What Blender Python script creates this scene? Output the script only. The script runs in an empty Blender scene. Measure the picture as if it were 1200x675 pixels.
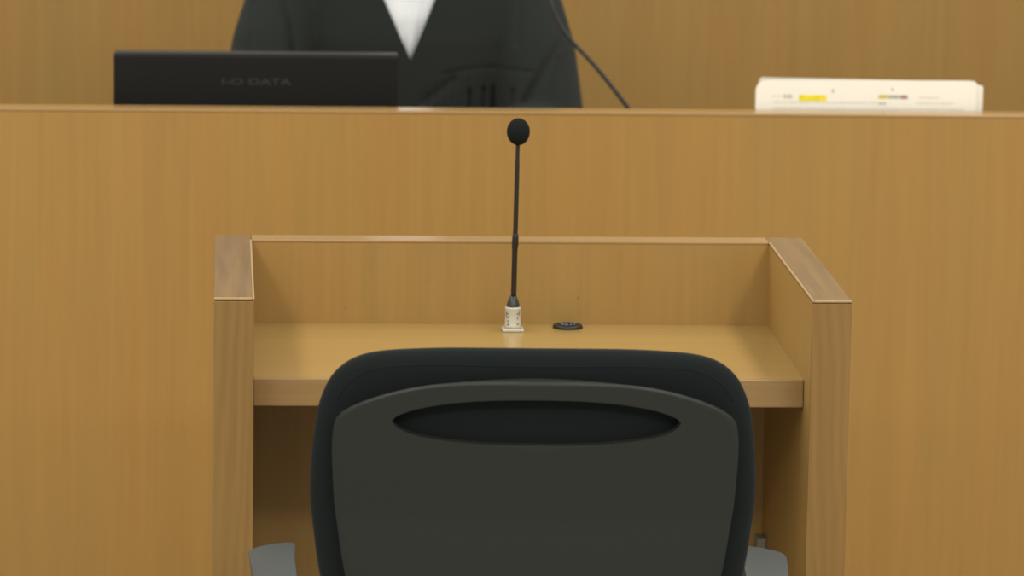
import bpy, bmesh, math, random
from mathutils import Vector, Matrix, noise
random.seed(4)
S = bpy.context.scene
COL = S.collection

# ------------------------------------------------------------------ camera
YAW, PITCH, ROLL = 0.0659, 0.1669, 0.0158
fw = Vector((math.sin(YAW)*math.cos(PITCH), math.cos(YAW)*math.cos(PITCH), -math.sin(PITCH)))
rt = Vector((math.cos(YAW), -math.sin(YAW), 0))
up = rt.cross(fw)
r2 = math.cos(ROLL)*rt + math.sin(ROLL)*up
u2 = -math.sin(ROLL)*rt + math.cos(ROLL)*up
cd = bpy.data.cameras.new('camera'); cam = bpy.data.objects.new('camera', cd); COL.objects.link(cam)
cam.matrix_world = Matrix((( r2.x, u2.x, -fw.x, -0.4275), (r2.y, u2.y, -fw.y, -6.0197), (r2.z, u2.z, -fw.z, 1.9811), (0, 0, 0, 1)))
cd.lens = 162.0; cd.sensor_width = 36.0; cd.clip_start = 0.1; cd.clip_end = 100
cd.dof.use_dof = True; cd.dof.focus_distance = 6.05; cd.dof.aperture_fstop = 7.5
S.camera = cam

# ------------------------------------------------------------------ light
S.view_settings.view_transform = 'Standard'; S.view_settings.look = 'None'
S.view_settings.exposure = 0.0; S.view_settings.gamma = 1.0
S.view_settings.use_curve_mapping = False
w = bpy.data.worlds.new('World'); S.world = w; w.use_nodes = True
bg = w.node_tree.nodes['Background']; bg.inputs[0].default_value = (1.0, 0.985, 0.92, 1); bg.inputs[1].default_value = 0.86

def area(name, x, y, z, sx, sy, power, col=(1, 0.985, 0.93), rot=(0, 0, 0)):
    d = bpy.data.lights.new(name, 'AREA'); d.shape = 'RECTANGLE'; d.size = sx; d.size_y = sy
    d.energy = power; d.color = col
    o = bpy.data.objects.new(name, d); o.location = (x, y, z); o.rotation_euler = rot; COL.objects.link(o)
    return o
area('ceiling_tube_left', -1.48, -0.6, 2.9, 0.40, 6.5, 66)
area('ceiling_tube_right', 1.27, -0.6, 2.9, 0.40, 6.5, 66)
area('ceiling_tube_rear', 0.0, -3.6, 2.9, 5.0, 0.5, 95)

# ------------------------------------------------------------------ materials
def newmat(name):
    m = bpy.data.materials.new(name); m.use_nodes = True
    return m, m.node_tree, m.node_tree.nodes['Principled BSDF']

def plain(name, col, rough=0.5, spec=0.5, bump=0.0, bscale=400, var=0.0, vscale=30, sheen=0.0, metal=0.0):
    if max(col) < 0.15: col = tuple(c*0.82 for c in col); spec *= 0.85
    m, nt, b = newmat(name); N = nt.nodes; L = nt.links
    b.inputs['Base Color'].default_value = (*col, 1); b.inputs['Roughness'].default_value = rough
    b.inputs['Specular IOR Level'].default_value = spec; b.inputs['Metallic'].default_value = metal
    if sheen: b.inputs['Sheen Weight'].default_value = sheen
    tc = N.new('ShaderNodeTexCoord')
    if bump:
        n = N.new('ShaderNodeTexNoise'); n.inputs['Scale'].default_value = bscale; n.inputs['Detail'].default_value = 3
        L.new(tc.outputs['Object'], n.inputs['Vector'])
        bp = N.new('ShaderNodeBump'); bp.inputs['Strength'].default_value = bump; bp.inputs['Distance'].default_value = 0.001
        L.new(n.outputs['Fac'], bp.inputs['Height']); L.new(bp.outputs['Normal'], b.inputs['Normal'])
    if var:
        n = N.new('ShaderNodeTexNoise'); n.inputs['Scale'].default_value = vscale; n.inputs['Detail'].default_value = 4
        L.new(tc.outputs['Object'], n.inputs['Vector'])
        r = N.new('ShaderNodeValToRGB')
        r.color_ramp.elements[0].position = 0.3; r.color_ramp.elements[1].position = 0.7
        r.color_ramp.elements[0].color = (*[c*(1-var) for c in col], 1); r.color_ramp.elements[1].color = (*[min(1, c*(1+var)) for c in col], 1)
        L.new(n.outputs['Fac'], r.inputs[0]); L.new(r.outputs[0], b.inputs['Base Color'])
    return m

def wood(name, base, alt, axis='Z', fine=0.10, rough=0.42, blot=0.5, freq=1.0, figure=0.0, spec=0.4, off=0.0):
    """veneer: fine streaks along `axis`, slow drifts between two tones, faint leaf joints"""
    base = tuple(c*0.82 for c in base); alt = tuple(c*0.82 for c in alt)
    m, nt, b = newmat(name); N = nt.nodes; L = nt.links
    tc = N.new('ShaderNodeTexCoord')
    def noise_(sc_along, sc_across, detail, o):
        mp = N.new('ShaderNodeMapping')
        s = [sc_across]*3; s['XYZ'.index(axis)] = sc_along
        mp.inputs['Scale'].default_value = s; mp.inputs['Location'].default_value = (o+off, o*1.7+off, o*0.3)
        L.new(tc.outputs['Object'], mp.inputs['Vector'])
        n = N.new('ShaderNodeTexNoise'); n.inputs['Scale'].default_value = 1; n.inputs['Detail'].default_value = detail
        n.inputs['Roughness'].default_value = 0.6
        L.new(mp.outputs[0], n.inputs['Vector']); return n.outputs['Fac']
    broad = noise_(1.3*freq, 9*freq, 3, 3.1)
    r = N.new('ShaderNodeValToRGB'); e = r.color_ramp.elements
    e[0].position = 0.5-0.22; e[1].position = 0.5+0.22
    e[0].color = (*base, 1); e[1].color = (*[base[i]*(1-blot)+alt[i]*blot for i in range(3)], 1)
    L.new(broad, r.inputs[0]); col = r.outputs[0]
    def modulate(col, fac, amount, lo=0.35, hi=0.65):
        mr = N.new('ShaderNodeMapRange'); mr.inputs[1].default_value = lo; mr.inputs[2].default_value = hi
        mr.inputs[3].default_value = 1-amount; mr.inputs[4].default_value = 1+amount
        L.new(fac, mr.inputs[0])
        v = N.new('ShaderNodeVectorMath'); v.operation = 'SCALE'
        L.new(col, v.inputs[0]); L.new(mr.outputs[0], v.inputs['Scale']); return v.outputs[0]
    col = modulate(col, noise_(3*freq, 110*freq, 4, 9.0), fine)
    col = modulate(col, noise_(1.2*freq, 30*freq, 2, 1.0), fine*0.7)
    if figure:
        mp = N.new('ShaderNodeMapping'); s = [14]*3; s['XYZ'.index(axis)] = 2.2
        mp.inputs['Scale'].default_value = s; L.new(tc.outputs['Object'], mp.inputs['Vector'])
        wv = N.new('ShaderNodeTexWave'); wv.wave_type = 'RINGS'; wv.rings_direction = 'SPHERICAL'
        wv.inputs['Scale'].default_value = 1.6; wv.inputs['Distortion'].default_value = 5; wv.inputs['Detail'].default_value = 3
        wv.inputs['Detail Scale'].default_value = 1.4
        L.new(mp.outputs[0], wv.inputs['Vector'])
        col = modulate(col, wv.outputs['Fac'], figure, 0.0, 1.0)
    L.new(col, b.inputs['Base Color'])
    b.inputs['Roughness'].default_value = rough; b.inputs['Specular IOR Level'].default_value = spec
    return m

M = {}
M['bench'] = wood('bench_veneer', (0.440, 0.250, 0.060), (0.468, 0.236, 0.052), 'Z', fine=0.035, blot=0.8, rough=0.5)
M['bench_cap'] = wood('bench_cap', (0.42, 0.245, 0.08), (0.42, 0.235, 0.075), 'X', fine=0.05, rough=0.2, spec=0.45)
M['back'] = wood('judges_bench_veneer', (0.44, 0.262, 0.070), (0.465, 0.248, 0.062), 'Z', fine=0.04, blot=0.9, rough=0.5, off=5)
M['inner'] = wood('stand_veneer', (0.395, 0.240, 0.066), (0.42, 0.228, 0.058), 'Z', fine=0.04, blot=0.8, rough=0.45, off=2)
M['desk'] = wood('desk_veneer', (0.430, 0.275, 0.088), (0.435, 0.268, 0.082), 'X', fine=0.03, blot=0.8, rough=0.2, off=7)
M['fascia'] = wood('fascia_wood', (0.345, 0.205, 0.072), (0.355, 0.195, 0.066), 'X', fine=0.06, blot=0.8, rough=0.45)
M['post'] = wood('post_wood', (0.300, 0.178, 0.054), (0.312, 0.166, 0.050), 'Z', fine=0.045, blot=1, rough=0.45, figure=0.05, off=1, spec=0.2)
M['cap'] = wood('arm_cap_wood', (0.280, 0.158, 0.052), (0.215, 0.132, 0.068), 'Y', fine=0.10, blot=1, rough=0.2, figure=0.07, freq=1.6, off=4)
M['caplight'] = wood('back_rail_wood', (0.43, 0.26, 0.095), (0.42, 0.245, 0.09), 'X', fine=0.05, rough=0.2)
M['edge'] = wood('pale_edge_wood', (0.50, 0.33, 0.15), (0.48, 0.31, 0.14), 'Y', fine=0.05, rough=0.3)  # paler wood tone for the arm cap edges
M['shell'] = plain('chair_shell_plastic', (0.0200, 0.0215, 0.0160), 0.42, 0.34, bump=0.25, bscale=700)
M['fabric'] = plain('chair_fabric', (0.0105, 0.0135, 0.0128), 0.95, 0.12, bump=0.6, bscale=900, sheen=0.02)
M['arm'] = plain('armrest_plastic', (0.075, 0.082, 0.077), 0.5, 0.4, bump=0.2, bscale=600)
M['blackp'] = plain('black_plastic', (0.018, 0.018, 0.017), 0.4, 0.5)
M['chrome'] = plain('steel', (0.5, 0.5, 0.5), 0.25, 0.5, metal=1.0)
M['foam'] = plain('foam_windscreen', (0.014, 0.0165, 0.0165), 1.0, 0.1, bump=0.9, bscale=900)
M['micstem'] = plain('mic_stem', (0.020, 0.014, 0.008), 0.55, 0.4)
M['miccone'] = plain('mic_cone', (0.035, 0.038, 0.036), 0.35, 0.5)
M['ivory'] = plain('ivory_plastic', (0.50, 0.465, 0.37), 0.4, 0.5, var=0.06, vscale=300)
M['ink'] = plain('grey_ink', (0.10, 0.10, 0.09), 0.6)
M['monitor'] = plain('monitor_plastic', (0.0080, 0.0078, 0.0060), 0.45, 0.3)
M['monedge'] = plain('monitor_lit_top', (0.026, 0.026, 0.023), 0.5, 0.4)  # paler housing plastic: light on the top face put into its colour
M['logo'] = plain('logo_print', (0.030, 0.030, 0.026), 0.5)
M['robe'] = plain('robe_cloth', (0.0225, 0.0260, 0.0225), 0.9, 0.2, bump=0.3, bscale=500, sheen=0.05)
M['shirt'] = plain('shirt_cloth', (0.76, 0.77, 0.77), 0.8, 0.2, bump=0.2, bscale=600)
M['skin'] = plain('skin', (0.55, 0.34, 0.24), 0.55, 0.4, var=0.05)
M['hair'] = plain('black_hair', (0.012, 0.010, 0.009), 0.5, 0.4, bump=0.6, bscale=300)
M['eye'] = plain('eye', (0.03, 0.02, 0.015), 0.2)
M['trouser'] = plain('dark_trousers', (0.02, 0.02, 0.024), 0.9, 0.2)
M['paper'] = plain('paper', (0.93, 0.89, 0.78), 0.8, 0.2, var=0.012, vscale=20)
M['paper_grey'] = plain('greyish_paper', (0.62, 0.58, 0.50), 0.8, 0.2)
M['yellow'] = plain('yellow_marker', (0.84, 0.72, 0.05), 0.8, 0.2, var=0.12, vscale=90)
M['yellow2'] = plain('ochre_marker', (0.68, 0.56, 0.13), 0.8, 0.2)
M['greenm'] = plain('grey_green_marker', (0.42, 0.48, 0.36), 0.8, 0.2)
M['mauve'] = plain('mauve_marker', (0.42, 0.28, 0.27), 0.8, 0.2)
M['print'] = plain('faint_print', (0.52, 0.52, 0.44), 0.8, 0.2)
M['print2'] = plain('pale_print', (0.74, 0.71, 0.60), 0.8, 0.2)
M['conduit'] = plain('conduit_plastic', (0.22, 0.20, 0.15), 0.5)
M['carpet'] = plain('floor_tiles', (0.34, 0.33, 0.31), 0.95, 0.1, bump=0.8, bscale=300, var=0.15, vscale=80)
M['plaster'] = plain('plaster', (0.62, 0.58, 0.50), 0.9, 0.1, var=0.03, vscale=5)

# ------------------------------------------------------------------ helpers
def link(name, me, mat=None, parent=None):
    o = bpy.data.objects.new(name, me); COL.objects.link(o)
    if mat is not None: me.materials.append(mat)
    if parent: o.parent = parent
    return o
def from_bm(name, bm, mat=None, parent=None, smooth=False):
    bmesh.ops.recalc_face_normals(bm, faces=bm.faces)
    me = bpy.data.meshes.new(name); bm.to_mesh(me); bm.free()
    if smooth:
        for p in me.polygons: p.use_smooth = True
    return link(name, me, mat, parent)
def tag(o, label, cat, group=None):
    o['label'] = label; o['category'] = cat
    if group: o['group'] = group
    return o
def thing(name, label, cat, loc=(0, 0, 0), rz=0, group=None):
    o = bpy.data.objects.new(name, None); COL.objects.link(o); o.location = loc; o.rotation_euler = (0, 0, rz)
    o.empty_display_size = 0.05
    return tag(o, label, cat, group)
def box_bm(bm, x0, x1, y0, y1, z0, z1, bev=0.0, seg=2, mat=None):
    r = bmesh.ops.create_cube(bm, size=1)
    for v in r['verts']:
        v.co = Vector(((x0+x1)/2+v.co.x*(x1-x0), (y0+y1)/2+v.co.y*(y1-y0), (z0+z1)/2+v.co.z*(z1-z0)))
        if mat is not None: v.co = mat @ v.co
    if bev:
        es = list({e for v in r['verts'] for e in v.link_edges})
        bmesh.ops.bevel(bm, geom=es, offset=bev, segments=seg, affect='EDGES', profile=0.5)
def box(name, x0, x1, y0, y1, z0, z1, mat, parent=None, bev=0.0, seg=2, xf=None):
    bm = bmesh.new(); box_bm(bm, x0, x1, y0, y1, z0, z1, bev, seg, xf); return from_bm(name, bm, mat, parent)
def lathe_bm(bm, prof, c=(0, 0, 0), n=40, sx=1, sy=1, xf=None):
    rings = []
    for r, z in prof:
        if r < 1e-6:
            rings.append([bm.verts.new((c[0], c[1], c[2]+z))])
        else:
            rings.append([bm.verts.new((c[0]+sx*r*math.cos(2*math.pi*i/n), c[1]+sy*r*math.sin(2*math.pi*i/n), c[2]+z)) for i in range(n)])
    for a, b in zip(rings, rings[1:]):
        for i in range(n):
            j = (i+1) % n
            f = [a[i % len(a)], a[j % len(a)], b[j % len(b)], b[i % len(b)]]
            f = [v for k, v in enumerate(f) if v not in f[:k]]
            if len(f) > 2: bm.faces.new(f)
    for r in (rings[0], rings[-1]):
        if len(r) > 2: bm.faces.new(r)
    if xf is not None:
        for r in rings:
            for v in r: v.co = xf @ v.co
def lathe(name, prof, mat, parent=None, c=(0, 0, 0), n=40, xf=None, sx=1, sy=1):
    bm = bmesh.new(); lathe_bm(bm, prof, c, n, sx, sy, xf); return from_bm(name, bm, mat, parent, True)
def smooth_path(pts, n=10):
    P = [Vector(p) for p in pts]; P = [2*P[0]-P[1]] + P + [2*P[-1]-P[-2]]; out = []
    for i in range(1, len(P)-2):
        for k in range(n):
            t = k/n
            out.append(0.5*((2*P[i])+(P[i+1]-P[i-1])*t+(2*P[i-1]-5*P[i]+4*P[i+1]-P[i+2])*t*t+(3*P[i]-P[i-1]-3*P[i+1]+P[i+2])*t**3))
    out.append(P[-2]); return out
def tube_bm(bm, pts, rad, n=14, caps=True, squash=None):
    """tube along points; rad a number or list"""
    R = rad if isinstance(rad, (list, tuple)) else [rad]*len(pts)
    pts = [Vector(p) for p in pts]; rings = []
    t0 = (pts[1]-pts[0]).normalized(); nrm = t0.orthogonal().normalized()
    for i, p in enumerate(pts):
        t = (pts[min(i+1, len(pts)-1)]-pts[max(i-1, 0)]).normalized()
        nrm = (nrm-t*nrm.dot(t)).normalized(); bn = t.cross(nrm)
        rings.append([bm.verts.new(p+R[i]*(nrm*math.cos(2*math.pi*k/n)+bn*math.sin(2*math.pi*k/n))) for k in range(n)])
    for a, b in zip(rings, rings[1:]):
        for k in range(n): bm.faces.new((a[k], a[(k+1) % n], b[(k+1) % n], b[k]))
    if caps: bm.faces.new(rings[0]); bm.faces.new(rings[-1])
def tube(name, pts, rad, mat, parent=None, n=14):
    bm = bmesh.new(); tube_bm(bm, pts, rad, n); return from_bm(name, bm, mat, parent, True)
def apply_mods(o):
    dg = bpy.context.evaluated_depsgraph_get(); dg.update()
    me = bpy.data.meshes.new_from_object(o.evaluated_get(dg)); o.modifiers.clear(); o.data = me; return o
def sstep(a, b, x):
    t = min(1, max(0, (x-a)/(b-a))); return t*t*(3-2*t)

# ------------------------------------------------------------------ setting
o = box('floor', -4, 4, -7.5, 5.6, -0.05, 0, M['carpet']); o['kind'] = 'structure'
o = box('wall_back', -4, 4, 5.6, 5.7, 0, 3.2, M['plaster']); o['kind'] = 'structure'

# ------------------------------------------------------------------ judges' bench far behind
jb = thing('judges_bench', 'tall plain wooden bench front filling the background behind the robed person', 'bench', (0, 3.4, 0))
box('front_panel', -3.2, 3.2, 0.0, 0.03, 0.0, 1.50, M['back'], jb)
box('ledge', -3.22, 3.22, -0.012, 0.10, 1.50, 1.53, M['bench_cap'], jb, 0.003)
box('worktop', -3.2, 3.2, 0.10, 0.8, 1.36, 1.39, M['bench_cap'], jb, 0.002)
for s in (-1, 1): box('side_panel', min(s*3.2, s*3.17), max(s*3.2, s*3.17), 0.03, 0.8, 0.0, 1.36, M['back'], jb)

# ------------------------------------------------------------------ clerk's bench
BZ = 1.006
cb = thing('clerk_bench', 'long plain wooden bench with a rounded top rail behind the witness stand', 'bench', (0, 1.5, 0))
box('front_panel', -2.6, 2.6, 0.0, 0.04, 0.0, BZ-0.0055, M['bench'], cb)
bm = bmesh.new(); box_bm(bm, -2.6, 2.6, 0.0, 0.052, BZ-0.0055, BZ, 0.0015, 3)
from_bm('top_rail', bm, M['bench_cap'], cb)
box('worktop', -2.56, 2.56, 0.045, 0.78, 0.69, 0.72, M['bench_cap'], cb, 0.002)
for s in (-1, 1): box('side_panel', min(s*2.6, s*2.56), max(s*2.6, s*2.56), 0.04, 0.80, 0.0, 0.72, M['bench'], cb)
for s in (-1, 0.35): box('support_panel', s*1.2-0.015, s*1.2+0.015, 0.04, 0.72, 0.0, 0.69, M['bench'], cb)

# ------------------------------------------------------------------ witness stand
W, D, T, TH = 0.85, 0.5368, 0.95, 0.0532
ws = thing('witness_stand', 'wooden three-sided witness stand with a sunken desktop in the centre', 'witness stand', (0, 0, 0))
for s in (-1, 1):
    xo, xi = s*W/2, s*(W/2-TH); a, b = min(xo, xi), max(xo, xi)
    sp = box('side_panel', a, b, 0.0045, D, 0.0, T-0.0045, M['inner'], ws, 0.0)
    box('front_edge', a, b, -0.0005, 0.004, 0.0, T-0.0045, M['post'], sp, 0.001, 2)
    box('top_cap', a, b, -0.0005, D, T-0.0042, T, M['cap'], sp, 0.0016, 3)
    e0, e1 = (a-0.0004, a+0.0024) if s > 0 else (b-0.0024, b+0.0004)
    box('edge_strip', e0, e1, -0.0008, D-0.0446, T-0.0026, T+0.0003, M['edge'], sp, 0.0008, 2)  # thin paler strip along the inner top edge
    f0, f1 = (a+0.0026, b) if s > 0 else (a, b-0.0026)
    box('edge_strip', f0, f1, -0.0009, 0.0022, T-0.0030, T+0.0003, M['edge'], sp, 0.0010, 2)
xi = W/2-TH
bp = box('back_panel', -xi, xi, D-0.044, D, 0.0, T-0.0042, M['inner'], ws)
box('top_cap', -xi, xi, D-0.0440, D, T-0.0042, T, M['caplight'], bp, 0.0012, 3)
box('desktop', -xi, xi, 0.072, D-0.0445, 0.7915, 0.829, M['desk'], ws)
box('desktop_edge', -xi+0.0003, xi-0.0003, 0.0645, 0.0717, 0.7912, 0.8292, M['fascia'], ws, 0.0016, 2)
cdt = box('cable_conduit', 0.3585, 0.3715, 0.430, 0.470, 0.0, 0.527, M['conduit'], ws, 0.002)
# knots in the panel
for x, z, r in ((-0.237, 0.853, 0.003), (0.098, 0.868, 0.0022), (-0.12, 0.892, 0.0018)):
    bm = bmesh.new(); lathe_bm(bm, [(r, 0), (r*0.4, 0.0002), (0, 0.0002)], (0, 0, 0), 12, 0.8, 1.3, Matrix.Translation((x, D-0.0441, z)) @ Matrix.Rotation(math.pi/2, 4, 'X'))
    k = from_bm('wood_knot', bm, M['fascia'], bp)
box('scratch', 0.1576, 0.1583, D-0.0442, D-0.0439, 0.917, 0.938, M['fascia'], bp)

# ------------------------------------------------------------------ stand microphone
DZ = 0.829
mic = thing('desk_microphone', 'slim black gooseneck microphone with a foam ball on an ivory base on the witness desk', 'microphone', (0.0005, 0.437, DZ))
bm = bmesh.new(); box_bm(bm, -0.0155, 0.0155, -0.013, 0.013, 0, 0.0045, 0.0015, 2)
from_bm('base_flange', bm, M['ivory'], mic)
lathe('base', [(0.0118, 0.0045), (0.0120, 0.008), (0.0112, 0.0095), (0.0110, 0.031), (0.0114, 0.0325), (0.0114, 0.0345), (0.009, 0.0355)], M['ivory'], mic, n=36)
bm = bmesh.new()
for (ang, z, wd, h) in ((-2.35, 0.026, .0022, .0014), (-2.3, 0.021, .0016, .0026), (-2.3, 0.0155, .0020, .0020), (-2.25, 0.0108, .0034, .0018), (-1.0, 0.026, .0026, .0013), (-0.95, 0.0115, .0026, .0020), (-1.0, 0.020, .0012, .004), (-2.6, 0.024, .001, .008), (-0.75, 0.0265, .001, .006)):
    c, s = math.cos(ang), math.sin(ang); R_ = 0.0113
    xf = Matrix.Translation((R_*c, R_*s, z)) @ Matrix.Rotation(ang-math.pi/2, 4, 'Z')
    box_bm(bm, -wd/2, wd/2, -0.0006, 0.0002, -h/2, h/2, 0, 1, xf)
lab = from_bm('label_print', bm, M['ink'], mic)
lathe('collar', [(0.0098, 0.0345), (0.0094, 0.037), (0.0080, 0.0425), (0.0055, 0.049), (0.0042, 0.0505)], M['miccone'], mic, n=32)
sp_ = [(0.0006, 0, 0.049), (0.0012, 0, 0.11), (0.0020, 0, 0.165), (0.0026, 0, 0.22), (0.0032, 0, 0.27)]
pts = smooth_path(sp_, 10)
def mrad(z):
    if z < 0.118: return 0.0039
    if z < 0.128: return 0.0039+0.0006*sstep(0.118, 0.121, z)
    if z < 0.140: return 0.0045-0.0010*sstep(0.132, 0.140, z)
    if z < 0.243: return 0.0034
    return 0.0029
tube('stem', pts, [mrad(p.z) for p in pts], M['micstem'], mic, 18)
tube('stem_joint', [(0.0016, 0, 0.122), (0.0017, 0, 0.124), (0.0019, 0, 0.137), (0.0020, 0, 0.140)], [0.0040, 0.0047, 0.0044, 0.0038], M['micstem'], mic, 18)
prof = []
for i in range(21):
    a = -math.pi/2+math.pi*i/20; r = 0.0164*math.cos(a); z = 0.0193*math.sin(a)
    prof.append((r if 0 < i < 20 else 0, z))
lathe('foam_windscreen', prof, M['foam'], mic, (0.0036, 0, 0.2865), 36)

# cable grommet
gr = thing('cable_grommet', 'small round black cable cover beside the microphone base', 'cable cover', (0.0813, 0.4655, DZ))
lathe('rim', [(0.0215, 0), (0.0215, 0.003), (0.0200, 0.0048), (0.0150, 0.0052), (0.0145, 0.0030), (0, 0.0030)], M['blackp'], gr, n=40)
bm = bmesh.new()
for k in range(9):
    a = 2*math.pi*k/9
    p = [(0.0118*math.cos(a+t)*(1-0.35*t), 0.0118*math.sin(a+t)*(1-0.35*t), 0.0044) for t in (0, .2, .4, .6)]
    p = [(a_, b_, c_+0.0012) for a_, b_, c_ in p]
    tube_bm(bm, p, [0.0012, 0.0016, 0.0016, 0.0010], 8)
from_bm('coil_ridge', bm, M['monedge'], gr, True).data.materials[0] = plain('grommet_ridges', (0.10, 0.10, 0.10), 0.15, 0.8)

# ------------------------------------------------------------------ office chair
def closed_spline(pts, n=8):
    P = [Vector((p[0], p[1], 0)) for p in pts]; k = len(P); out = []
    for i in range(k):
        a, b, c, d = P[i-1], P[i], P[(i+1) % k], P[(i+2) % k]
        for j in range(n):
            t = j/n
            v = 0.5*((2*b)+(c-a)*t+(2*a-5*b+4*c-d)*t*t+(3*b-a-3*c+d)*t**3); out.append((v.x, v.y))
    return out
def ray_outline(poly, c, ang):
    """distance from c to the outline at angle"""
    dx, dz = math.cos(ang), math.sin(ang); best = 0
    for i in range(len(poly)):
        x1, z1 = poly[i][0]-c[0], poly[i][1]-c[1]; x2, z2 = poly[(i+1) % len(poly)][0]-c[0], poly[(i+1) % len(poly)][1]-c[1]
        ex, ez = x2-x1, z2-z1; den = dx*ez-dz*ex
        if abs(den) < 1e-12: continue
        t = (x1*ez-z1*ex)/den; u = (x1*dz-z1*dx)/den
        if t > 0 and -1e-9 <= u <= 1+1e-9: best = max(best, t)
    return best
CX = -0.0435   # chair centre
# outlines in chair coordinates (x from the centre, z height); symmetric
def mirror(half): return half + [(-x, z) for x, z in reversed(half) if abs(x) > 1e-6]
CH = [(0, 1.0062), (0.060, 1.0060), (0.115, 1.0048), (0.168, 1.0010), (0.197, 0.9962), (0.2175, 0.9885), (0.2325, 0.9775), (0.2445, 0.9630), (0.2544, 0.9410), (0.2604, 0.9171), (0.2660, 0.8694), (0.2678, 0.8173), (0.2628, 0.7700), (0.2555, 0.7205), (0.240, 0.655), (0.221, 0.590), (0.195, 0.530), (0.14, 0.498), (0.06, 0.492), (0, 0.491)]
SH = [(0, 0.9752), (0.060, 0.9735), (0.114, 0.9690), (0.148, 0.9630), (0.173, 0.9562), (0.1895, 0.9507), (0.206, 0.9440), (0.2175, 0.9384), (0.2285, 0.9314), (0.2370, 0.9214), (0.2407, 0.9012), (0.2411, 0.8758), (0.2400, 0.8537), (0.2380, 0.8190), (0.2347, 0.7939), (0.2240, 0.7278), (0.205, 0.660), (0.182, 0.590), (0.15, 0.545), (0.10, 0.528), (0, 0.524)]
HO = [(0, 0.9513), (0.055, 0.9500), (0.100, 0.9458), (0.140, 0.9380), (0.163, 0.9292), (0.1712, 0.9228), (0.1625, 0.9125), (0.1400, 0.9043), (0.100, 0.8985), (0.050, 0.8958), (0, 0.8955)]
cush_o = closed_spline(mirror(CH), 6); shell_o = closed_spline(mirror(SH), 6); hole_o = closed_spline(mirror(HO), 6)
def bend(x, z):   # y of the backrest mid surface relative to the chair back
    return 0.42*x*x - 0.13*(z-0.80)*(1 if z > 0.8 else 0.15) + 0.25*max(0, 0.8-z)**2
def make_chair(name, label, loc, rz):
    ch = thing(name, label, 'chair', loc, rz, None)
    # cushion
    c = (0, 0.76); N_ = 288; bm = bmesh.new()
    ts = [0.18, 0.36, 0.54, 0.68, 0.79, 0.87, 0.925, 0.962, 0.985, 0.997]
    def ring(t, sgn):
        out = []
        for k in range(N_):
            a = 2*math.pi*k/N_; d = ray_outline(cush_o, c, a); e = (1-t)*d
            x, z = c[0]+math.cos(a)*d*t, c[1]+math.sin(a)*d*t
            R_ = 0.030; h = R_*math.sqrt(max(0, 1-(max(0, R_-e)/R_)**2))
            crown = 0.012*(1-t**2)
            y = bend(x, z)+0.012 + (h+crown)*sgn*(0.75 if sgn < 0 else 1.0)
            out.append(bm.verts.new((x, y, z)))
        return out
    fine = ts[:6]+[0.90, 0.915, 0.93, 0.94, 0.95, 0.958, 0.966, 0.974, 0.981, 0.988, 0.994, 0.998]
    allr = []
    for sgn in (-1, 1):
        ctr = bm.verts.new((0, bend(0, 0.76)+0.012+(0.042*sgn*(0.75 if sgn < 0 else 1)), 0.76))
        rs = [ring(t, sgn) for t in fine]
        for k in range(N_): bm.faces.new((ctr, rs[0][k], rs[0][(k+1) % N_]))
        for a, b in zip(rs, rs[1:]):
            for k in range(N_): bm.faces.new((a[k], a[(k+1) % N_], b[(k+1) % N_], b[k]))
        allr.append(rs[-1])
    a, b = allr
    for k in range(N_): bm.faces.new((a[k], a[(k+1) % N_], b[(k+1) % N_], b[k]))
    cu = from_bm('back_cushion', bm, M['fabric'], ch, True)
    # stitched welt round the rim
    bm = bmesh.new(); rows = []
    pth = []
    for k in range(0, 61):
        a_ = math.radians(38+104*k/60); d = ray_outline(cush_o, c, a_)-0.0185
        x, z = math.cos(a_)*d, c[1]+math.sin(a_)*d
        t = d/(d+0.0185); h = 0.030*math.sqrt(1-(max(0, 0.030-0.0185)/0.030)**2)
        pth.append((x, bend(x, z)+0.012-(h+0.012*(1-t*t))*0.75+0.0004, z))
    tube_bm(bm, pth, 0.0011, 8); from_bm('welt_seam', bm, M['fabric'], cu, True)
    # shell with the grab opening
    cs = (0, 0.9225); NS = 192; bm = bmesh.new(); RR = []
    mm = 26
    for j in range(mm+1):
        t = 0.5*(1-math.cos(math.pi*j/mm))*0.35+0.65*j/mm; row = []
        for k in range(NS):
            a_ = 2*math.pi*k/NS
            d0 = ray_outline(hole_o, cs, a_); d1 = ray_outline(shell_o, cs, a_); d = d0+(d1-d0)*t
            x, z = math.cos(a_)*d, cs[1]+math.sin(a_)*d
            e1 = d1-d; e0 = d-d0
            y = bend(x, z) - 0.034
            y += 0.0022*(1-sstep(0.0, 0.007, e1))          # outer rim rolls forward to the cushion
            row.append(bm.verts.new((x, y, z)))
        RR.append(row)
    for a, b in zip(RR, RR[1:]):
        for k in range(NS): bm.faces.new((a[k], a[(k+1) % NS], b[(k+1) % NS], b[k]))
    bmesh.ops.recalc_face_normals(bm, faces=bm.faces)
    if sum((f.normal.y for f in bm.faces)) > 0: bmesh.ops.reverse_faces(bm, faces=bm.faces)
    me = bpy.data.meshes.new('back_shell'); bm.to_mesh(me); bm.free()
    for p in me.polygons: p.use_smooth = True
    sh = link('back_shell', me, M['shell'], ch)
    so = sh.modifiers.new('s', 'SOLIDIFY'); so.thickness = 0.011; so.offset = -1
    bv = sh.modifiers.new('b', 'BEVEL'); bv.width = 0.0040; bv.segments = 3; bv.limit_method = 'ANGLE'; bv.angle_limit = math.radians(50)
    apply_mods(sh)
    for p in sh.data.polygons: p.use_smooth = True
    # seat
    bm = bmesh.new(); box_bm(bm, -0.245, 0.245, 0.03, 0.50, 0.425, 0.505, 0.034, 5)
    for v in bm.verts:
        v.co.z += 0.01*math.cos(v.co.x*6)-0.012*sstep(0.4, 0.5, v.co.y); v.co.x *= 1-0.10*sstep(0.12, 0.0, v.co.y)
    from_bm('seat', bm, M['fabric'], ch, True)
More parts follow.
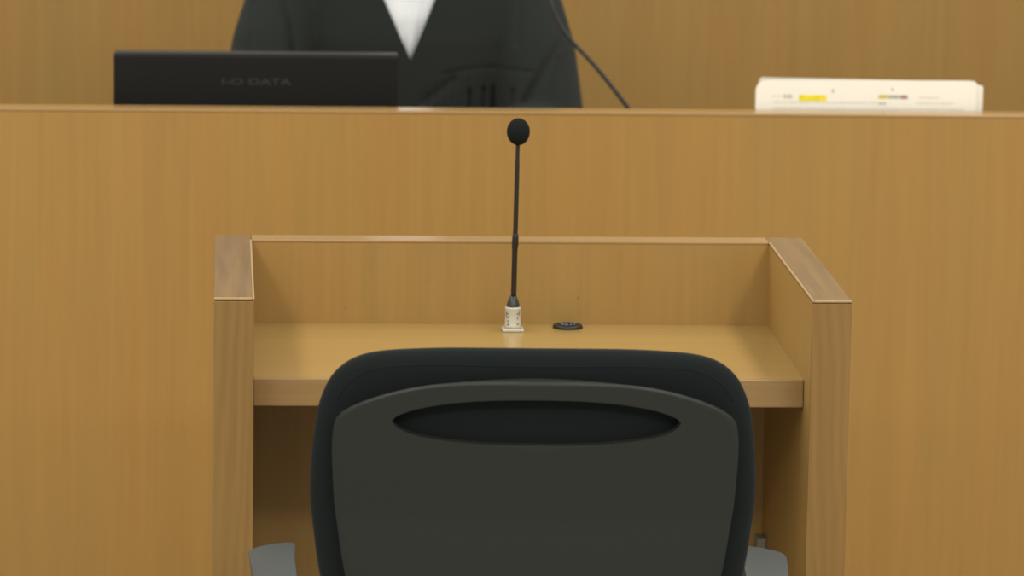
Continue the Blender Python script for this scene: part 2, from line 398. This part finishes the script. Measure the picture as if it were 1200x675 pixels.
    bm = bmesh.new(); box_bm(bm, -0.225, 0.225, 0.05, 0.48, 0.395, 0.432, 0.014, 3)
    from_bm('seat_shell', bm, M['shell'], ch, True)
    # spine joining back and seat
    tube('back_spine', smooth_path([(0, 0.16, 0.40), (0, 0.03, 0.402), (0, -0.035, 0.43), (0, -0.052, 0.50), (0, -0.042, 0.585)], 6), 0.022, M['blackp'], ch, 14)
    # armrests
    for s in (-1, 1):
        bm = bmesh.new()
        def cen(y): return 0.322+0.056*(y-0.5)
        out = [(0.289, 0.505), (0.292, 0.514), (0.300, 0.517), (0.320, 0.511), (0.338, 0.500), (0.3465, 0.492), (0.3500, 0.480), (0.3493, 0.470)]
        for yy in (0.42, 0.36, 0.30, 0.24, 0.19): out.append((cen(yy)+0.0268+0.018*(yy-0.3), yy))
        out += [(0.322, 0.170), (0.306, 0.162), (0.292, 0.166), (0.283, 0.180)]
        for yy in (0.24, 0.30, 0.36, 0.42): out.append((cen(yy)-0.0268-0.018*(yy-0.3), yy))
        def ztop(x, y): return 0.650-0.004*sstep(0.315, 0.350, x)-0.30*max(0, 0.33-y)**2
        vs = [bm.verts.new((s*x, y, ztop(x, y))) for x, y in out]
        f = bm.faces.new(vs); r = bmesh.ops.extrude_face_region(bm, geom=[f])
        for v in r['geom']:
            if isinstance(v, bmesh.types.BMVert): v.co.z -= 0.034; v.co.x -= s*0.004 if abs(v.co.x) > cen(v.co.y) else -s*0.004
        top_e = [e for e in bm.edges if not e.is_boundary and abs(e.calc_face_angle(0)) > 1.0]
        bmesh.ops.bevel(bm, geom=top_e, offset=0.0030, segments=3, affect='EDGES', profile=0.5)
        pad = from_bm('armrest', bm, M['arm'], ch, True)
        m_ = pad.modifiers.new('w', 'WEIGHTED_NORMAL'); m_.weight = 100; apply_mods(pad)
        pts = smooth_path([(s*0.20, 0.26, 0.405), (s*0.285, 0.26, 0.408), (s*0.315, 0.27, 0.45), (s*0.318, 0.29, 0.54), (s*0.314, 0.31, 0.628)], 6)
        tube('arm_post', pts, 0.017, M['blackp'], pad, 12)
    lathe('gas_column', [(0.028, 0.09), (0.028, 0.22), (0.016, 0.225), (0.016, 0.385), (0.05, 0.388), (0.05, 0.40)], M['blackp'], ch, (0, 0.26, 0), 24)
    for k in range(5):
        a_ = 2*math.pi*k/5+math.pi/2; c_, s_ = math.cos(a_), math.sin(a_)
        lg = tube('base_leg', [(0.015*c_, 0.26+0.015*s_, 0.105), (0.15*c_, 0.26+0.15*s_, 0.098), (0.29*c_, 0.26+0.29*s_, 0.078)], [0.024, 0.020, 0.014], M['blackp'], ch, 10)
        xf = Matrix.Translation((0.29*c_, 0.26+0.29*s_, 0.028)) @ Matrix.Rotation(a_, 4, 'Z') @ Matrix.Rotation(math.pi/2, 4, 'X')
        bm = bmesh.new()
        for q in (-1, 1): lathe_bm(bm, [(0.006, q*0.016-0.009), (0.026, q*0.016-0.009), (0.028, q*0.016-0.005), (0.028, q*0.016+0.005), (0.026, q*0.016+0.009), (0.006, q*0.016+0.009)], (0, 0, 0), 20, 1, 1, xf)
        tube_bm(bm, [(0.29*c_, 0.26+0.29*s_, 0.03), (0.29*c_, 0.26+0.29*s_, 0.085)], 0.007, 8)
        from_bm('caster', bm, M['blackp'], lg, True)
    return ch
chair = make_chair('office_chair', 'black fabric office chair with a moulded plastic back in front of the witness stand', (CX, -0.66, 0), -0.030)

# clerk's chair: copy of the thing with its parts and sub-parts
def copy_tree(o, parent=None):
    c = o.copy(); COL.objects.link(c)
    if parent: c.parent = parent
    for ch in o.children: copy_tree(ch, c)
    return c
cc = copy_tree(chair); cc.location = (-0.077, 2.66, 0); cc.rotation_euler = (0, 0, math.pi)
cc['label'] = 'office chair hidden behind the long bench, under the robed person'

# ------------------------------------------------------------------ monitor
mo = thing('computer_monitor', 'black widescreen computer monitor seen from behind on the long bench', 'monitor', (-0.3545, 1.75, 0.72))
bm = bmesh.new(); box_bm(bm, -0.241, 0.241, 0.0, 0.040, 0.045, 0.3475, 0.0035, 3); from_bm('housing', bm, M['monitor'], mo)
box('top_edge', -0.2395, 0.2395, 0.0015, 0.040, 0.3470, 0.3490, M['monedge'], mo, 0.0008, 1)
box('screen', -0.232, 0.232, 0.0395, 0.0415, 0.062, 0.338, M['blackp'], mo)
box('stand_neck', -0.04, 0.04, 0.004, 0.018, 0.008, 0.12, M['monitor'], mo, 0.004)
box('stand_foot', -0.11, 0.11, -0.07, 0.11, 0.0, 0.012, M['monitor'], mo, 0.004)
cu = bpy.data.curves.new('logo', 'FONT'); cu.body = 'I-O DATA'; cu.size = 0.0165; cu.extrude = 0.0003; cu.offset = 0.00035
cu.align_x = 'CENTER'; cu.align_y = 'CENTER'
to = bpy.data.objects.new('logo_text', cu); COL.objects.link(to)
dg = bpy.context.evaluated_depsgraph_get(); dg.update()
me = bpy.data.meshes.new_from_object(to.evaluated_get(dg)); bpy.data.objects.remove(to)
xs = [v.co.x for v in me.vertices]; ys = [v.co.y for v in me.vertices]
kx = 0.118/(max(xs)-min(xs)); ky = 0.0112/(max(ys)-min(ys)); mx_, my_ = (max(xs)+min(xs))/2, (max(ys)+min(ys))/2
for v in me.vertices:
    x, y, z = v.co; v.co = ((x-mx_)*kx+0.001, -0.0002-z, (y-my_)*ky+0.3018)
me.materials.clear(); lg = link('logo', me, M['logo'], mo)

# ------------------------------------------------------------------ documents
dc = thing('document_stack', 'upright sheaf of white papers with yellow and coloured marker strips on the long bench', 'papers', (0.6700, 1.576, 0.72))
dc.rotation_euler = (0.035, 0, 0)
def page(name, pts, y, th, parent, mat, wav=0.0, sd=0):
    """upright sheaf: outline in (x, z), front face at y, thickness th towards +y"""
    bm = bmesh.new(); vs = [bm.verts.new((x, y, z)) for x, z in pts]
    f = bm.faces.new(vs); r = bmesh.ops.extrude_face_region(bm, geom=[f])
    for v in r['geom']:
        if isinstance(v, bmesh.types.BMVert): v.co.y += th
    if wav:
        for v in bm.verts: v.co.y += wav*noise.noise(Vector((v.co.x*9+sd, v.co.z*9, 0)))
    return from_bm(name, bm, mat, parent)
def rect(x0, x1, z0, z1, c=0.0): return [(x0, z0), (x1, z0), (x1, z1-c), (x1-c, z1), (x0+c, z1), (x0, z1-c)]
TS = [(-0.1940, 0.0), (0.1760, 0.0), (0.1765, 0.3300), (0.1735, 0.3340), (0.165, 0.3355), (0.05, 0.3352), (-0.09, 0.3345), (-0.165, 0.3345), (-0.1830, 0.3335), (-0.1910, 0.3285), (-0.1950, 0.3200)]
ts_ = page('top_sheet', TS, 0.0, 0.0012, dc, M['paper'])
page('back_sheets', [(-0.190, 0.0), (0.16, 0.0), (0.16, 0.333), (-0.02, 0.3362), (-0.160, 0.3378), (-0.1850, 0.3385), (-0.1895, 0.3350)], 0.0030, 0.0018, dc, M['paper_grey'])
page('side_sheets', [(-0.185, 0.0), (0.1890, 0.0), (0.1878, 0.3235), (0.1855, 0.3270), (0.1745, 0.3280), (-0.185, 0.3260)], 0.0060, 0.0015, dc, M['paper'])
bm = bmesh.new(); y = 0.008; random.seed(9)
while y < 0.026:
    t = random.uniform(0.0012, 0.003); jx = random.uniform(-.003, .003); h = 0.318+random.uniform(-.004, .003)
    box_bm(bm, -0.180+jx, 0.178+jx, y, y+t*0.92, 0.0, h); box_bm(bm, -0.176+jx, 0.172+jx, y, y+t, 0.001, h-0.003); y += t
from_bm('paper_pile', bm, M['paper'], dc)
def marks(name, rects, mat):
    bm = bmesh.new()
    for (x0, z0, x1, z1) in rects: box_bm(bm, x0, x1, -0.0003, 0.0002, z0, z1)
    return from_bm(name, bm, mat, ts_)
def lines(name, x0, x1, z0, z1, mat, seed, gap=0.45):
    """a printed line broken into character-like dashes"""
    random.seed(seed); R_ = []; x = x0
    while x < x1:
        wd = random.uniform(0.0016, 0.0042); R_.append((x, z0, min(x+wd, x1), z1)); x += wd+random.uniform(0.0006, 0.0022)
    return marks(name, R_, mat)
marks('yellow_highlight', [(-0.1228, 0.2995, -0.0767, 0.3098)], M['yellow'])
marks('ochre_highlight', [(0.0110, 0.3045, 0.0265, 0.3110)], M['yellow2'])
marks('green_highlight', [(0.0275, 0.3045, 0.0460, 0.3105)], M['greenm'])
marks('mauve_highlight', [(0.0475, 0.3040, 0.0600, 0.3105)], M['mauve'])
lines('printed_text', -0.1480, -0.1330, 0.3035, 0.3105, M['print'], 2)
lines('heading_text', -0.1680, -0.1490, 0.3060, 0.3095, M['print2'], 3)
lines('small_text', 0.0115, 0.0240, 0.2940, 0.2985, M['print'], 4)
marks('page_number', [(-0.0675, 0.3135, -0.0640, 0.3200)], M['print'])
marks('page_number', [(0.0330, 0.3170, 0.0360, 0.3230)], M['print'])
for i_, (a_, b_, z_) in enumerate(((-0.165, 0.155, 0.2860), (-0.165, 0.010, 0.2960), (0.075, 0.140, 0.2960), (0.080, 0.115, 0.3050), (-0.165, 0.150, 0.2760), (-0.165, 0.150, 0.2660))):
    lines('pale_text', a_, b_, z_, z_+0.0035, M['print2'], 10+i_)
# ------------------------------------------------------------------ clerk's gooseneck microphone
gm = thing('gooseneck_microphone', 'black gooseneck microphone arching up from the long bench before the robed person', 'microphone', (0.452, 1.90, 0.72))
bm = bmesh.new(); box_bm(bm, -0.05, 0.05, -0.06, 0.06, 0, 0.028, 0.008, 3); from_bm('base', bm, M['blackp'], gm, True)
gp = [(0.0, 0.0, 0.028), (-0.028, 0, 0.075), (-0.085, 0, 0.150), (-0.151, 0, 0.232), (-0.2125, 0, 0.308), (-0.261, 0, 0.360), (-0.285, 0, 0.395), (-0.2975, 0.0, 0.428), (-0.302, 0.01, 0.470), (-0.312, 0.05, 0.525), (-0.335, 0.09, 0.550)]
gpp = smooth_path(gp, 8)
tube('neck', gpp, [0.0042-0.0012*(i/len(gpp)) for i in range(len(gpp))], plain('gooseneck', (0.035, 0.034, 0.034), 0.45, 0.5), gm, 14)
prof = [(0 if i in (0, 16) else 0.013*math.cos(-math.pi/2+math.pi*i/16), 0.017*math.sin(-math.pi/2+math.pi*i/16)) for i in range(17)]
lathe('foam_windscreen', prof, M['foam'], gm, (-0.345, 0.105, 0.560), 24)

# ------------------------------------------------------------------ robed person
PX, PY = -0.077, 2.33
pe = thing('person', 'seated person in a black robe over a white shirt, head above the frame', 'person', (PX, PY, 0))
def cap_bm(bm, a, b, ra, rb, n=18):
    pts = []; rad = []
    a, b = Vector(a), Vector(b); d = (b-a).normalized()
    for i in range(5):
        t = math.pi/2*(i/5); pts.append(a-d*ra*math.cos(t)); rad.append(max(0.0006, ra*math.sin(t)))
    for i in range(5): pts.append(a+(b-a)*(i/4)); rad.append(ra+(rb-ra)*i/4)
    for i in range(1, 6):
        t = math.pi/2*(i/5); pts.append(b+d*rb*math.sin(t)); rad.append(max(0.0006, rb*math.cos(t)))
    tube_bm(bm, pts, rad, n)
def ell_bm(bm, c, r, rx=0):
    n0 = len(bm.verts); res = bmesh.ops.create_uvsphere(bm, u_segments=28, v_segments=18, radius=1)
    xf = Matrix.Translation(c) @ Matrix.Rotation(rx, 4, 'X') @ Matrix.Diagonal((*r, 1))
    for v in res['verts']: v.co = xf @ v.co
def torso_bm(bm, secs, n=72):
    rings = []
    for (z, a, b, cy) in secs:
        row = []
        for k in range(n):
            t = 2*math.pi*k/n; c, s = math.cos(t), math.sin(t)
            row.append(bm.verts.new((math.copysign(abs(c)**0.85, c)*a, cy+math.copysign(abs(s)**0.85, s)*b, z)))
        rings.append(row)
    for p, q in zip(rings, rings[1:]):
        for k in range(n): bm.faces.new((p[k], p[(k+1) % n], q[(k+1) % n], q[k]))
    bm.faces.new(rings[0]); bm.faces.new(rings[-1])
def remesh(name, bm, vox, mat, parent, smooth=6, fac=0.5):
    bmesh.ops.recalc_face_normals(bm, faces=bm.faces)
    me = bpy.data.meshes.new(name); bm.to_mesh(me); bm.free(); o = link(name, me, mat, parent)
    r = o.modifiers.new('r', 'REMESH'); r.mode = 'VOXEL'; r.voxel_size = vox
    s = o.modifiers.new('s', 'SMOOTH'); s.iterations = smooth; s.factor = fac
    apply_mods(o)
    if not o.data.materials: o.data.materials.append(mat)
    for p in o.data.polygons: p.use_smooth = True
    return o
# joints (relative to the person's base)
SHL, ELL, WRL = (-0.185, 0.0, 1.135), (-0.262, -0.115, 0.900), (-0.150, -0.345, 0.775)
SHR, ELR, WRR = (0.185, 0.0, 1.135), (0.255, -0.125, 0.880), (0.150, -0.355, 0.775)
bm = bmesh.new()
torso_bm(bm, [(0.50, .16, .115, .02), (0.62, .155, .10, .02), (0.80, .145, .095, .01), (0.95, .16, .10, 0), (1.08, .175, .10, .005), (1.15, .165, .085, .01), (1.19, .10, .065, .01), (1.21, .06, .055, .01)])
cap_bm(bm, (0, 0.01, 1.17), (0, -0.012, 1.27), 0.056, 0.052)
ell_bm(bm, (0, -0.018, 1.365), (0.073, 0.092, 0.108)); ell_bm(bm, (0, -0.040, 1.305), (0.055, 0.062, 0.052))
ell_bm(bm, (0, -0.108, 1.352), (0.013, 0.018, 0.024), 0.3); ell_bm(bm, (0, -0.098, 1.318), (0.024, 0.012, 0.006)); ell_bm(bm, (0, -0.096, 1.309), (0.020, 0.011, 0.006))
for s in (-1, 1):
    ell_bm(bm, (s*0.074, -0.005, 1.355), (0.009, 0.020, 0.032)); ell_bm(bm, (s*0.030, -0.098, 1.382), (0.020, 0.010, 0.006))
for sh, el, wr, s in ((SHL, ELL, WRL, -1), (SHR, ELR, WRR, 1)):
    cap_bm(bm, sh, el, 0.052, 0.040); cap_bm(bm, el, wr, 0.040, 0.026)
    wv = Vector(wr); d = (wv-Vector(el)); d.z = -0.0; d.normalize(); side = Vector((-d.y, d.x, 0))
    pc = wv+d*0.055+Vector((0, 0, -0.012))
    for q in (-0.028, -0.010, 0.010, 0.027): cap_bm(bm, wv+side*q*0.5+Vector((0, 0, -0.003)), wv+d*0.085+side*q+Vector((0, 0, -0.014)), 0.013, 0.011, 12)
    for q, ln in ((-0.031, 0.055), (-0.0105, 0.070), (0.0105, 0.074), (0.031, 0.064)):
        b0 = wv+d*0.085+side*q+Vector((0, 0, -0.014)); b1 = b0+d*ln*0.5+side*q*0.15+Vector((0, 0, -0.006)); b2 = b1+d*ln*0.5+Vector((0, 0, -0.012))
        cap_bm(bm, b0, b1, 0.0092, 0.0084, 12); cap_bm(bm, b1, b2, 0.0084, 0.0070, 12)
    inn = side*(-s) if side.x*s > 0 else side*s
    b0 = wv+d*0.025+inn*0.022+Vector((0, 0, -0.006)); b1 = b0+d*0.035+inn*0.026; b2 = b1+d*0.030+inn*0.006
    cap_bm(bm, b0, b1, 0.012, 0.010, 12); cap_bm(bm, b1, b2, 0.010, 0.008, 12)
for s in (-1, 1):
    cap_bm(bm, (s*0.09, 0.02, 0.575), (s*0.12, -0.40, 0.56), 0.075, 0.056); cap_bm(bm, (s*0.12, -0.40, 0.56), (s*0.12, -0.36, 0.10), 0.054, 0.036)
    cap_bm(bm, (s*0.12, -0.35, 0.040), (s*0.125, -0.52, 0.032), 0.038, 0.030)
body = remesh('body', bm, 0.0045, M['skin'], pe, 4)
# hair, eyes
bm = bmesh.new(); ell_bm(bm, (0, 0.004, 1.387), (0.081, 0.098, 0.103))
g = [v for v in bm.verts if (v.co.y < -0.045 and v.co.z < 1.425) or v.co.z < 1.315]
bmesh.ops.delete(bm, geom=g, context='VERTS'); hr = from_bm('hair', bm, M['hair'], pe, True)
m_ = hr.modifiers.new('s', 'SOLIDIFY'); m_.thickness = 0.012; m_.offset = -1; apply_mods(hr)
for p in hr.data.polygons: p.use_smooth = True
for s in (-1, 1):
    bm = bmesh.new(); ell_bm(bm, (s*0.030, -0.098, 1.366), (0.012, 0.006, 0.0045)); from_bm('eye', bm, M['eye'], pe, True)
# trousers
bm = bmesh.new()
torso_bm(bm, [(0.498, .165, .125, .02), (0.60, .172, .125, .02), (0.68, .165, .115, .02)])
for s in (-1, 1):
    cap_bm(bm, (s*0.09, 0.02, 0.583), (s*0.12, -0.40, 0.567), 0.083, 0.066); cap_bm(bm, (s*0.12, -0.40, 0.56), (s*0.12, -0.36, 0.13), 0.066, 0.052)
remesh('trousers', bm, 0.007, M['trouser'], pe, 4)
for s in (-1, 1):
    bm = bmesh.new(); cap_bm(bm, (s*0.12, -0.345, 0.046), (s*0.126, -0.53, 0.038), 0.045, 0.037)
    for v in bm.verts: v.co.z = max(v.co.z, 0.001)
    from_bm('shoe', bm, M['blackp'], pe, True)
# shirt (fills the neckline)
bm = bmesh.new()
torso_bm(bm, [(0.66, .165, .108, .012), (0.80, .160, .107, .01), (0.95, .172, .114, 0), (1.08, .188, .113, .005), (1.15, .178, .098, .01), (1.195, .112, .075, .01), (1.215, .068, .063, .01), (1.245, .063, .060, .0)])
sh = remesh('shirt', bm, 0.005, M['shirt'], pe, 4)
for v in sh.data.vertices:   # placket and soft folds in the opening
    x, z = v.co.x, v.co.z
    if v.co.y < -0.03 and z > 0.9:
        v.co.y -= 0.004*math.exp(-((x-0.006-0.15*(z-1.05))/0.007)**2) - 0.004*math.exp(-((x+0.006-0.15*(z-1.05))/0.004)**2)
        v.co.y += 0.0022*math.sin(55*x+30*z)
# robe
def zc(py): return 1.116-py*0.00154
def xc(px, py=40): return (px-480)*0.00153 + 0.0003*(py/40.)
bm = bmesh.new()
torso_bm(bm, [(0.56, .235, .175, .0), (0.72, .222, .155, .0), (0.85, .212, .143, -.002), (0.95, .208, .136, -.002), (1.04, .210, .132, .0), (1.12, .206, .120, .004), (1.165, .180, .102, .008), (1.195, .125, .082, .010), (1.215, .078, .070, .010)])
for s, sh_, el, wr in ((-1, SHL, ELL, WRL), (1, SHR, ELR, WRR)):
    sh2 = Vector((-0.207 if s < 0 else 0.197, 0, 1.120)); el2 = Vector((-0.258 if s < 0 else 0.244, el[1]+0.01, el[2])); wr2 = Vector(wr)+Vector((0, 0.02, 0.02))
    mid = (sh2+el2)/2+Vector((s*0.006, 0, 0.01))
    cap_bm(bm, (s*0.085, 0.012, 1.165), (sh2.x*0.97, 0.004, 1.125), 0.058, 0.074, 24)
    cap_bm(bm, sh2, mid, 0.078, 0.080, 28); cap_bm(bm, mid, el2, 0.080, 0.078, 28); cap_bm(bm, el2, wr2, 0.078, 0.058, 28)
robe = remesh('robe', bm, 0.0045, M['robe'], pe, 14, 0.5)
def seg(p, a, b):
    ax, az = a; bx, bz = b; px, pz = p; L2 = (bx-ax)**2+(bz-az)**2
    t = max(0, min(1, ((px-ax)*(bx-ax)+(pz-az)*(bz-az))/L2)); qx, qz = ax+t*(bx-ax), az+t*(bz-az)
    return math.hypot(px-qx, pz-qz), t
GR = [  # pixel-free fold list: ((x,z),(x,z), width, depth)
    ((xc(662), zc(45)), (xc(640), zc(75)), .0065, (.003, .008)), ((xc(640), zc(75)), (xc(606), zc(135)), .0075, (.008, .014)),
    ((xc(606), zc(135)), (xc(590), zc(180)), .009, .014),
    ((xc(326), zc(-10)), (xc(338), zc(35)), .0055, (.007, .010)), ((xc(338), zc(35)), (xc(343), zc(75)), .006, (.010, .013)), ((xc(343), zc(75)), (xc(335), zc(140)), .007, .013),
    ((xc(297), zc(10)), (xc(292), zc(70)), .006, .006),
    ((xc(552), zc(108)), (xc(551), zc(150)), .0034, .010), ((xc(568), zc(105)), (xc(566), zc(150)), .0034, .011), ((xc(581), zc(105)), (xc(579), zc(150)), .0034, .011), ((xc(602), zc(104)), (xc(600), zc(124)), .0028, .007),
    ((xc(500), zc(118)), (xc(532), zc(93)), .008, .005),
    ((xc(518), zc(87)), (xc(545), zc(82)), .0026, .0035), ((xc(545), zc(82)), (xc(590), zc(80)), .0026, .0035), ((xc(590), zc(80)), (xc(626), zc(82)), .0026, .0035),
    ((xc(655), zc(70)), (xc(648), zc(120)), .007, .004), ((xc(612), zc(-10)), (xc(607), zc(50)), .007, .0035),
]
for v in robe.data.vertices:
    x, y, z = v.co
    if y < 0.04 and 0.82 < z < 1.2:
        d_ = 0
        for a, b, wd, dp in GR:
            dd, t_ = seg((x, z), a, b)
            if isinstance(dp, tuple): dp = dp[0]+(dp[1]-dp[0])*t_
            if dd < wd*3: d_ = max(d_, dp*math.exp(-(dd/wd)**2))
        if 0.02 < x < 0.16 and z < zc(84): d_ += 0.0018*math.sin(x*420)*sstep(zc(84), zc(100), z)
        d_ += 0.003*noise.noise(Vector((x*14, z*5, 1.3)))
        v.co.y += d_
# cut the V neckline with two planes
bm = bmesh.new(); bm.from_mesh(robe.data)
AP = (xc(481, 70)+0.0005, zc(70)); TL, TR = (xc(448), zc(-4)), (xc(512), zc(-4))
def plane(a, b): dx, dz = b[0]-a[0], b[1]-a[1]; return Vector((a[0], 0, a[1])), Vector((dz, 0, -dx)).normalized()
p1, n1 = plane(AP, TL); p2, n2 = plane(AP, TR)
for p_, n_ in ((p1, n1), (p2, n2)):
    fs = [f for f in bm.faces if f.calc_center_median().y < 0.0 and f.calc_center_median().z > AP[1]-0.02]
    ge = set(fs) | {e for f in fs for e in f.edges} | {v for f in fs for v in f.verts}
    bmesh.ops.bisect_plane(bm, geom=list(ge), plane_co=p_, plane_no=n_)
kill = []
for f in bm.faces:
    c = f.calc_center_median()
    if c.y < 0.0 and c.z > AP[1]:
        s1 = (c-p1).dot(n1); s2 = (c-p2).dot(n2)
        if s1 > 1e-5 and s2 < -1e-5: kill.append(f)
    if c.z > 1.2: 
        if f not in kill: kill.append(f)
bmesh.ops.delete(bm, geom=kill, context='FACES')
bm.to_mesh(robe.data); bm.free()
m_ = robe.modifiers.new('s', 'SOLIDIFY'); m_.thickness = 0.003; m_.offset = -1; apply_mods(robe)
for p in robe.data.polygons: p.use_smooth = True
